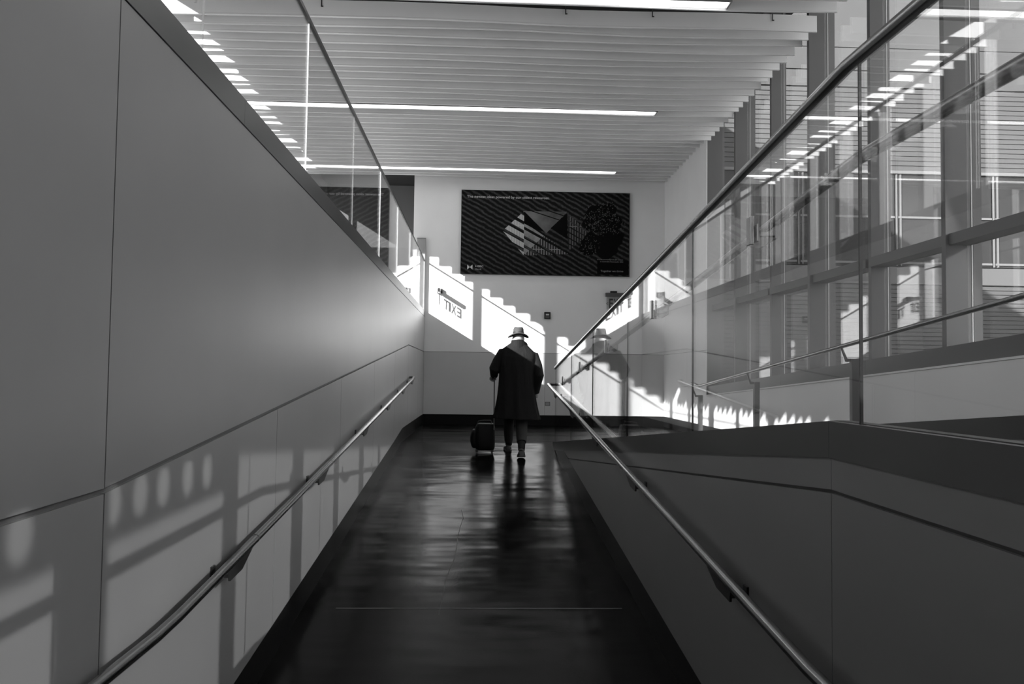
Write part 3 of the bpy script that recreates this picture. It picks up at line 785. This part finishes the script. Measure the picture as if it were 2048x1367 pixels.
hand(body, wr_r, V(-.02, .05, -1), V(0, 1, 0), V(-1, 0, 0), .35)
body.tube([an_l, an_l+V(0,.02,-.06), an_l+V(0,.12,-.075)], [.036,.036,.03], 10)
body.tube([an_r, an_r+V(0,.01,-.03), an_r+V(0,.06,-.08)], [.036,.036,.03], 10)
remeshed('body', body, 'skin', .0065, man, 2)
# coat
coat = MB()
coat.loft([ring(-.012,.02,.520,.325,.235,64,.050,8,.4,-.03), ring(-.014,.015,.62,.300,.215,64,.045,8,.5,-.02), ring(-.018,.01,.80,.268,.19,64,.032,8,.7),
           ring(-.022,.0,1.00,.248,.168,64,.02,8,.9), ring(-.020,-.005,1.15,.245,.16,64,.012,8,1.2), ring(-.008,-.01,1.28,.250,.16,64,.008,7,1.4,-.05),
           ring(0,-.012,1.38,.248,.15,64,.006,7,1.6,-.08), ring(.0,-.005,1.445,.246,.130,64,.004,7,1.6,-.07), ring(.0,.0,1.495,.212,.115,64,0,7,0,-.09), ring(.0,.005,1.54,.158,.100,64,0,7,0,-.08), ring(0,.008,1.58,.112,.088,64,0,7,0,-.05), ring(0,.012,1.615,.082,.080,64)])
coat.tube([V(-.13,.0,1.455), sh_l+V(-.012,0,.005), sh_l.lerp(el_l,.5)+V(-.012,0,0), el_l+V(-.004,0,0), el_l.lerp(wr_l,.5), wr_l+V(0,-.005,0)], [.062,(.078,.082),(.074,.080),(.070,.072),(.060,.062),(.052,.056)], 20)
coat.tube([V(.13,.0,1.425), sh_r+V(.010,0,0), sh_r.lerp(el_r,.5)+V(.014,0,0), el_r+V(.004,0,0), el_r.lerp(wr_r,.5), wr_r+V(0,0,-.01)], [.062,(.078,.082),(.076,.080),(.072,.072),(.064,.064),(.056,.058)], 20)
remeshed('coat', coat, 'coat', .0085, man, 3)
# turned-up collar, one wing standing out on the right
cl = MB()
def sheet(rows, th):
    n = len(rows[0]); m_ = len(rows)
    for i in range(m_-1):
        for k2 in range(n-1):
            q = [rows[i][k2], rows[i][k2+1], rows[i+1][k2+1], rows[i+1][k2]]
            c0 = V(0,.01,q[0].z)
            o_ = []
            for p in q:
                d_ = V(p.x, p.y-.01, 0).normalized(); o_.append(p+d_*th)
            cl.add(q+o_, [(0,3,2,1),(4,5,6,7),(0,1,5,4),(1,2,6,5),(2,3,7,6),(3,0,4,7)])
rows = []
for t in range(6):
    q = t/5.; row = []
    for i in range(21):
        a = math.radians(-205+230*i/20.)
        rx_ = .082+.032*(1-q)+.012*q; ry_ = .082+.024*(1-q)+.01*q
        zz = 1.49+.145*q-.012*abs(math.cos(a))*q
        if math.cos(a) > .6: rx_ += .05*(math.cos(a)-.6)/.4*(1-q*.55); zz -= .055*(math.cos(a)-.6)/.4*(1-.3*q)
        row.append(V(rx_*math.cos(a), .006+ry_*math.sin(a), zz))
    rows.append(row)
sheet(rows, .008)
plain('collar', cl, 'coat', man)
# trousers, socks, shoes
tr = MB()
tr.loft([ring(0,0,.99,.165,.125,24), ring(0,0,.90,.175,.13,24), ring(0,0,.84,.17,.12,24)])
tr.tube([hip_l, hip_l.lerp(kn_l,.5), kn_l, kn_l.lerp(an_l,.5), an_l.lerp(kn_l,.14)], [.10,.094,.078,.070,.060], 18)
tr.tube([hip_r, hip_r.lerp(kn_r,.5), kn_r, kn_r.lerp(an_r,.5), an_r.lerp(kn_r,.26)], [.10,.096,.084,.076,.066], 18)
remeshed('trousers', tr, 'trouser', .009, man, 3)
for a, k_ in ((an_l, kn_l), (an_r, kn_r)):
    so = MB(); pts = [a.lerp(k_, .30), a.lerp(k_, .22), a.lerp(k_, .12), a.lerp(k_, .04), a]
    so.tube(pts, [.050,.052,.050,.047,.046], 16); plain('sock', so, 'sock', man)
def shoe(heel, toe, lift):
    """heel, toe: points on the sole; a closed shoe upper and its sole as a sub-part"""
    d = (toe-heel); ln = d.length; d.normalize(); sd = d.cross(V(0,0,1)).normalized(); upv = sd.cross(d).normalized()
    prof = [(0,.016,.036),(.012,.028,.052),(.04,.038,.082),(.08,.042,.096),(.16,.045,.100),(.28,.046,.092),(.42,.048,.076),(.60,.054,.060),(.78,.055,.050),(.92,.046,.042),(.98,.030,.034),(1.0,.016,.028)]
    rings = []
    for t, wd, h in prof:
        c = heel+d*ln*t
        rings.append([c+sd*wd*math.cos(a)*(.72 if math.sin(a) > .5 else 1)+upv*(.018+(h-.018)*max(0, .5+.5*math.sin(a))) for a in [2*math.pi*i/16 for i in range(16)]])
    mb = MB(); mb.loft(rings); o = plain('shoe', mb, 'shoe', man)
    rings = []
    for t, wd, h in prof:
        c = heel+d*ln*(t*1.02-.01); w2 = wd+.004
        rings.append([c+sd*w2*cx+upv*z_ for cx, z_ in ((-1,.006),(-.9,0),(.9,0),(1,.006),(1.02,.018),(.96,.028),(-.96,.028),(-1.02,.018))])
    mb = MB(); mb.loft(rings); me = mb.mesh('sole', 'sole', False); me.transform(Matrix.Translation((MX, MY, MZ)))
    so = bpy.data.objects.new('sole', me); C.objects.link(so); so.parent = o
    col = MB(); col.tube([heel+d*.055+upv*.085, heel+d*.06+upv*.115], [.044,.040], 14); me = col.mesh('shoe_collar', 'sole', True); me.transform(Matrix.Translation((MX, MY, MZ)))
    q = bpy.data.objects.new('shoe_collar', me); C.objects.link(q); q.parent = o
hl_ = V(-.108, .345, S1*.345+.002); shoe(hl_, hl_+V(-.012, .275, S1*.275), 0)
hr_ = V(.045, -.36, .030); tr_ = V(.050, -.095, S1*-.095+.003); shoe(hr_, tr_, 0)
# hat
ht = MB(); n = 40
hz = 1.722; ho_ = V(0, .050, 0)
def brim(r0, r1, dz):
    rg = []
    for t in [0, .35, .7, 1]:
        rr = r0+(r1-r0)*t
        rg.append([V(rr*1.0*math.cos(a), rr*1.12*math.sin(a), 0)+ho_+V(0,0,hz+dz+t*(-.046*abs(math.cos(a))**2+.010*max(0,-math.sin(a))-.016*max(0,math.sin(a)))) for a in [2*math.pi*i/n for i in range(n)]])
    return rg
ta = brim(.074, .148, 0); tb_ = brim(.074, .147, -.014)
ht.loft(ta+tb_[::-1]+[ta[0]], 0, False)
cr_ = []
for z_, rx_, ry_ in ((-.02,.078,.098),(.0,.0785,.098),(.03,.0765,.094),(.06,.0725,.088),(.080,.067,.080),(.092,.056,.066),(.094,.036,.045),(.082,.016,.030)):
    cr_.append([V(rx_*math.cos(a)*(1-.10*max(0,math.sin(a))*(z_ > .05)), ry_*math.sin(a), hz+z_-.006*(math.sin(a) < -.2)*(z_ > .07))+ho_ for a in [2*math.pi*i/n for i in range(n)]])
ht.loft(cr_)
hat = plain('hat', ht, 'hat', man)
hb = MB(); hb.loft([[V(.0795*math.cos(a), .0995*math.sin(a), hz+z_)+ho_ for a in [2*math.pi*i/n for i in range(n)]] for z_ in (.001, .026)], 0, False)
me = hb.mesh('hat_band', 'hat_band', True); me.transform(Matrix.Translation((MX, MY, MZ))); q = bpy.data.objects.new('hat_band', me); C.objects.link(q); q.parent = hat
hr = MB(); hr.ellipsoid(hc+V(0,-.02,-.015), (.078,.085,.085)); plain('hair', hr, 'hair', man)

# ------------------------------------------------------------------ suitcase
SX, SY = .075, 11.40; SZ = f1(SY)
su = thing('suitcase', 'small black soft-sided wheeled suitcase at the man\'s left side', 'suitcase', (SX, SY, SZ))
MT['case'] = grey('black_nylon', .004, .6, spec=.2, bump=.1, bscale=300)
def sbox(cx, cy, z0, z1, hx, hy, p=5, bulge=0, n=28):
    rg = []
    for t in (0, .03, .12, .35, .6, .85, .96, 1):
        e = 1-.16*(abs(2*t-1)**8); b = bulge*math.sin(math.pi*t)
        r = []
        for k2 in range(n):
            a = 2*math.pi*k2/n; c, s = math.cos(a), math.sin(a); q = (abs(c)**p+abs(s)**p)**(-1/p)
            x = hx*c*q*e; x = x-b if x < 0 else x
            r.append(V(SX+cx+x, SY+cy+hy*s*q*e, SZ+z0+(z1-z0)*t))
        rg.append(r)
    mb = MB(); mb.loft(rg); return mb
sbox(.02, 0, .055, .425, .135, .18, 5, .03).build('shell', 'case', su, True)
sbox(-.115, 0, .085, .34, .055, .155, 3.5, .03).build('front_pocket', 'case', su, True)
mb = MB()
for s in (-1, 1):
    mb.tube([(SX+.135, SY+s*.055-.16, SZ+.35), (SX+.135, SY+s*.055-.16, SZ+1.06)], .0075, 8)
handle = mb.build('trolley_handle', 'steel_dark', su, True)
mb = MB(); mb.tube([(SX+.135, SY-.23, SZ+1.065), (SX+.135, SY-.16, SZ+1.075), (SX+.135, SY-.09, SZ+1.065)], .014, 10); mb.build('grip', 'black', su, True)
mb = MB(); mb.tube([(SX-.09, SY, SZ+.42), (SX-.08, SY, SZ+.455), (SX, SY, SZ+.465), (SX+.09, SY, SZ+.465), (SX+.10, SY, SZ+.42)], .011, 10); mb.build('carry_handle', 'black', su, True)
for dx in (-.10, .115):
    for dy in (-.13, .13):
        zc = S1*dy
        mb = MB(); mb.box(SX+dx-.02, SX+dx+.02, SY+dy-.02, SY+dy+.02, SZ+zc+.045, SZ+zc+.075); fk = mb.build('wheel_fork', 'black', su)
        mb = MB(); mb.tube([(SX+dx-.012, SY+dy, SZ+zc+.026), (SX+dx+.012, SY+dy, SZ+zc+.026)], .025, 14); mb.build('wheel', 'steel_dark', su, True)
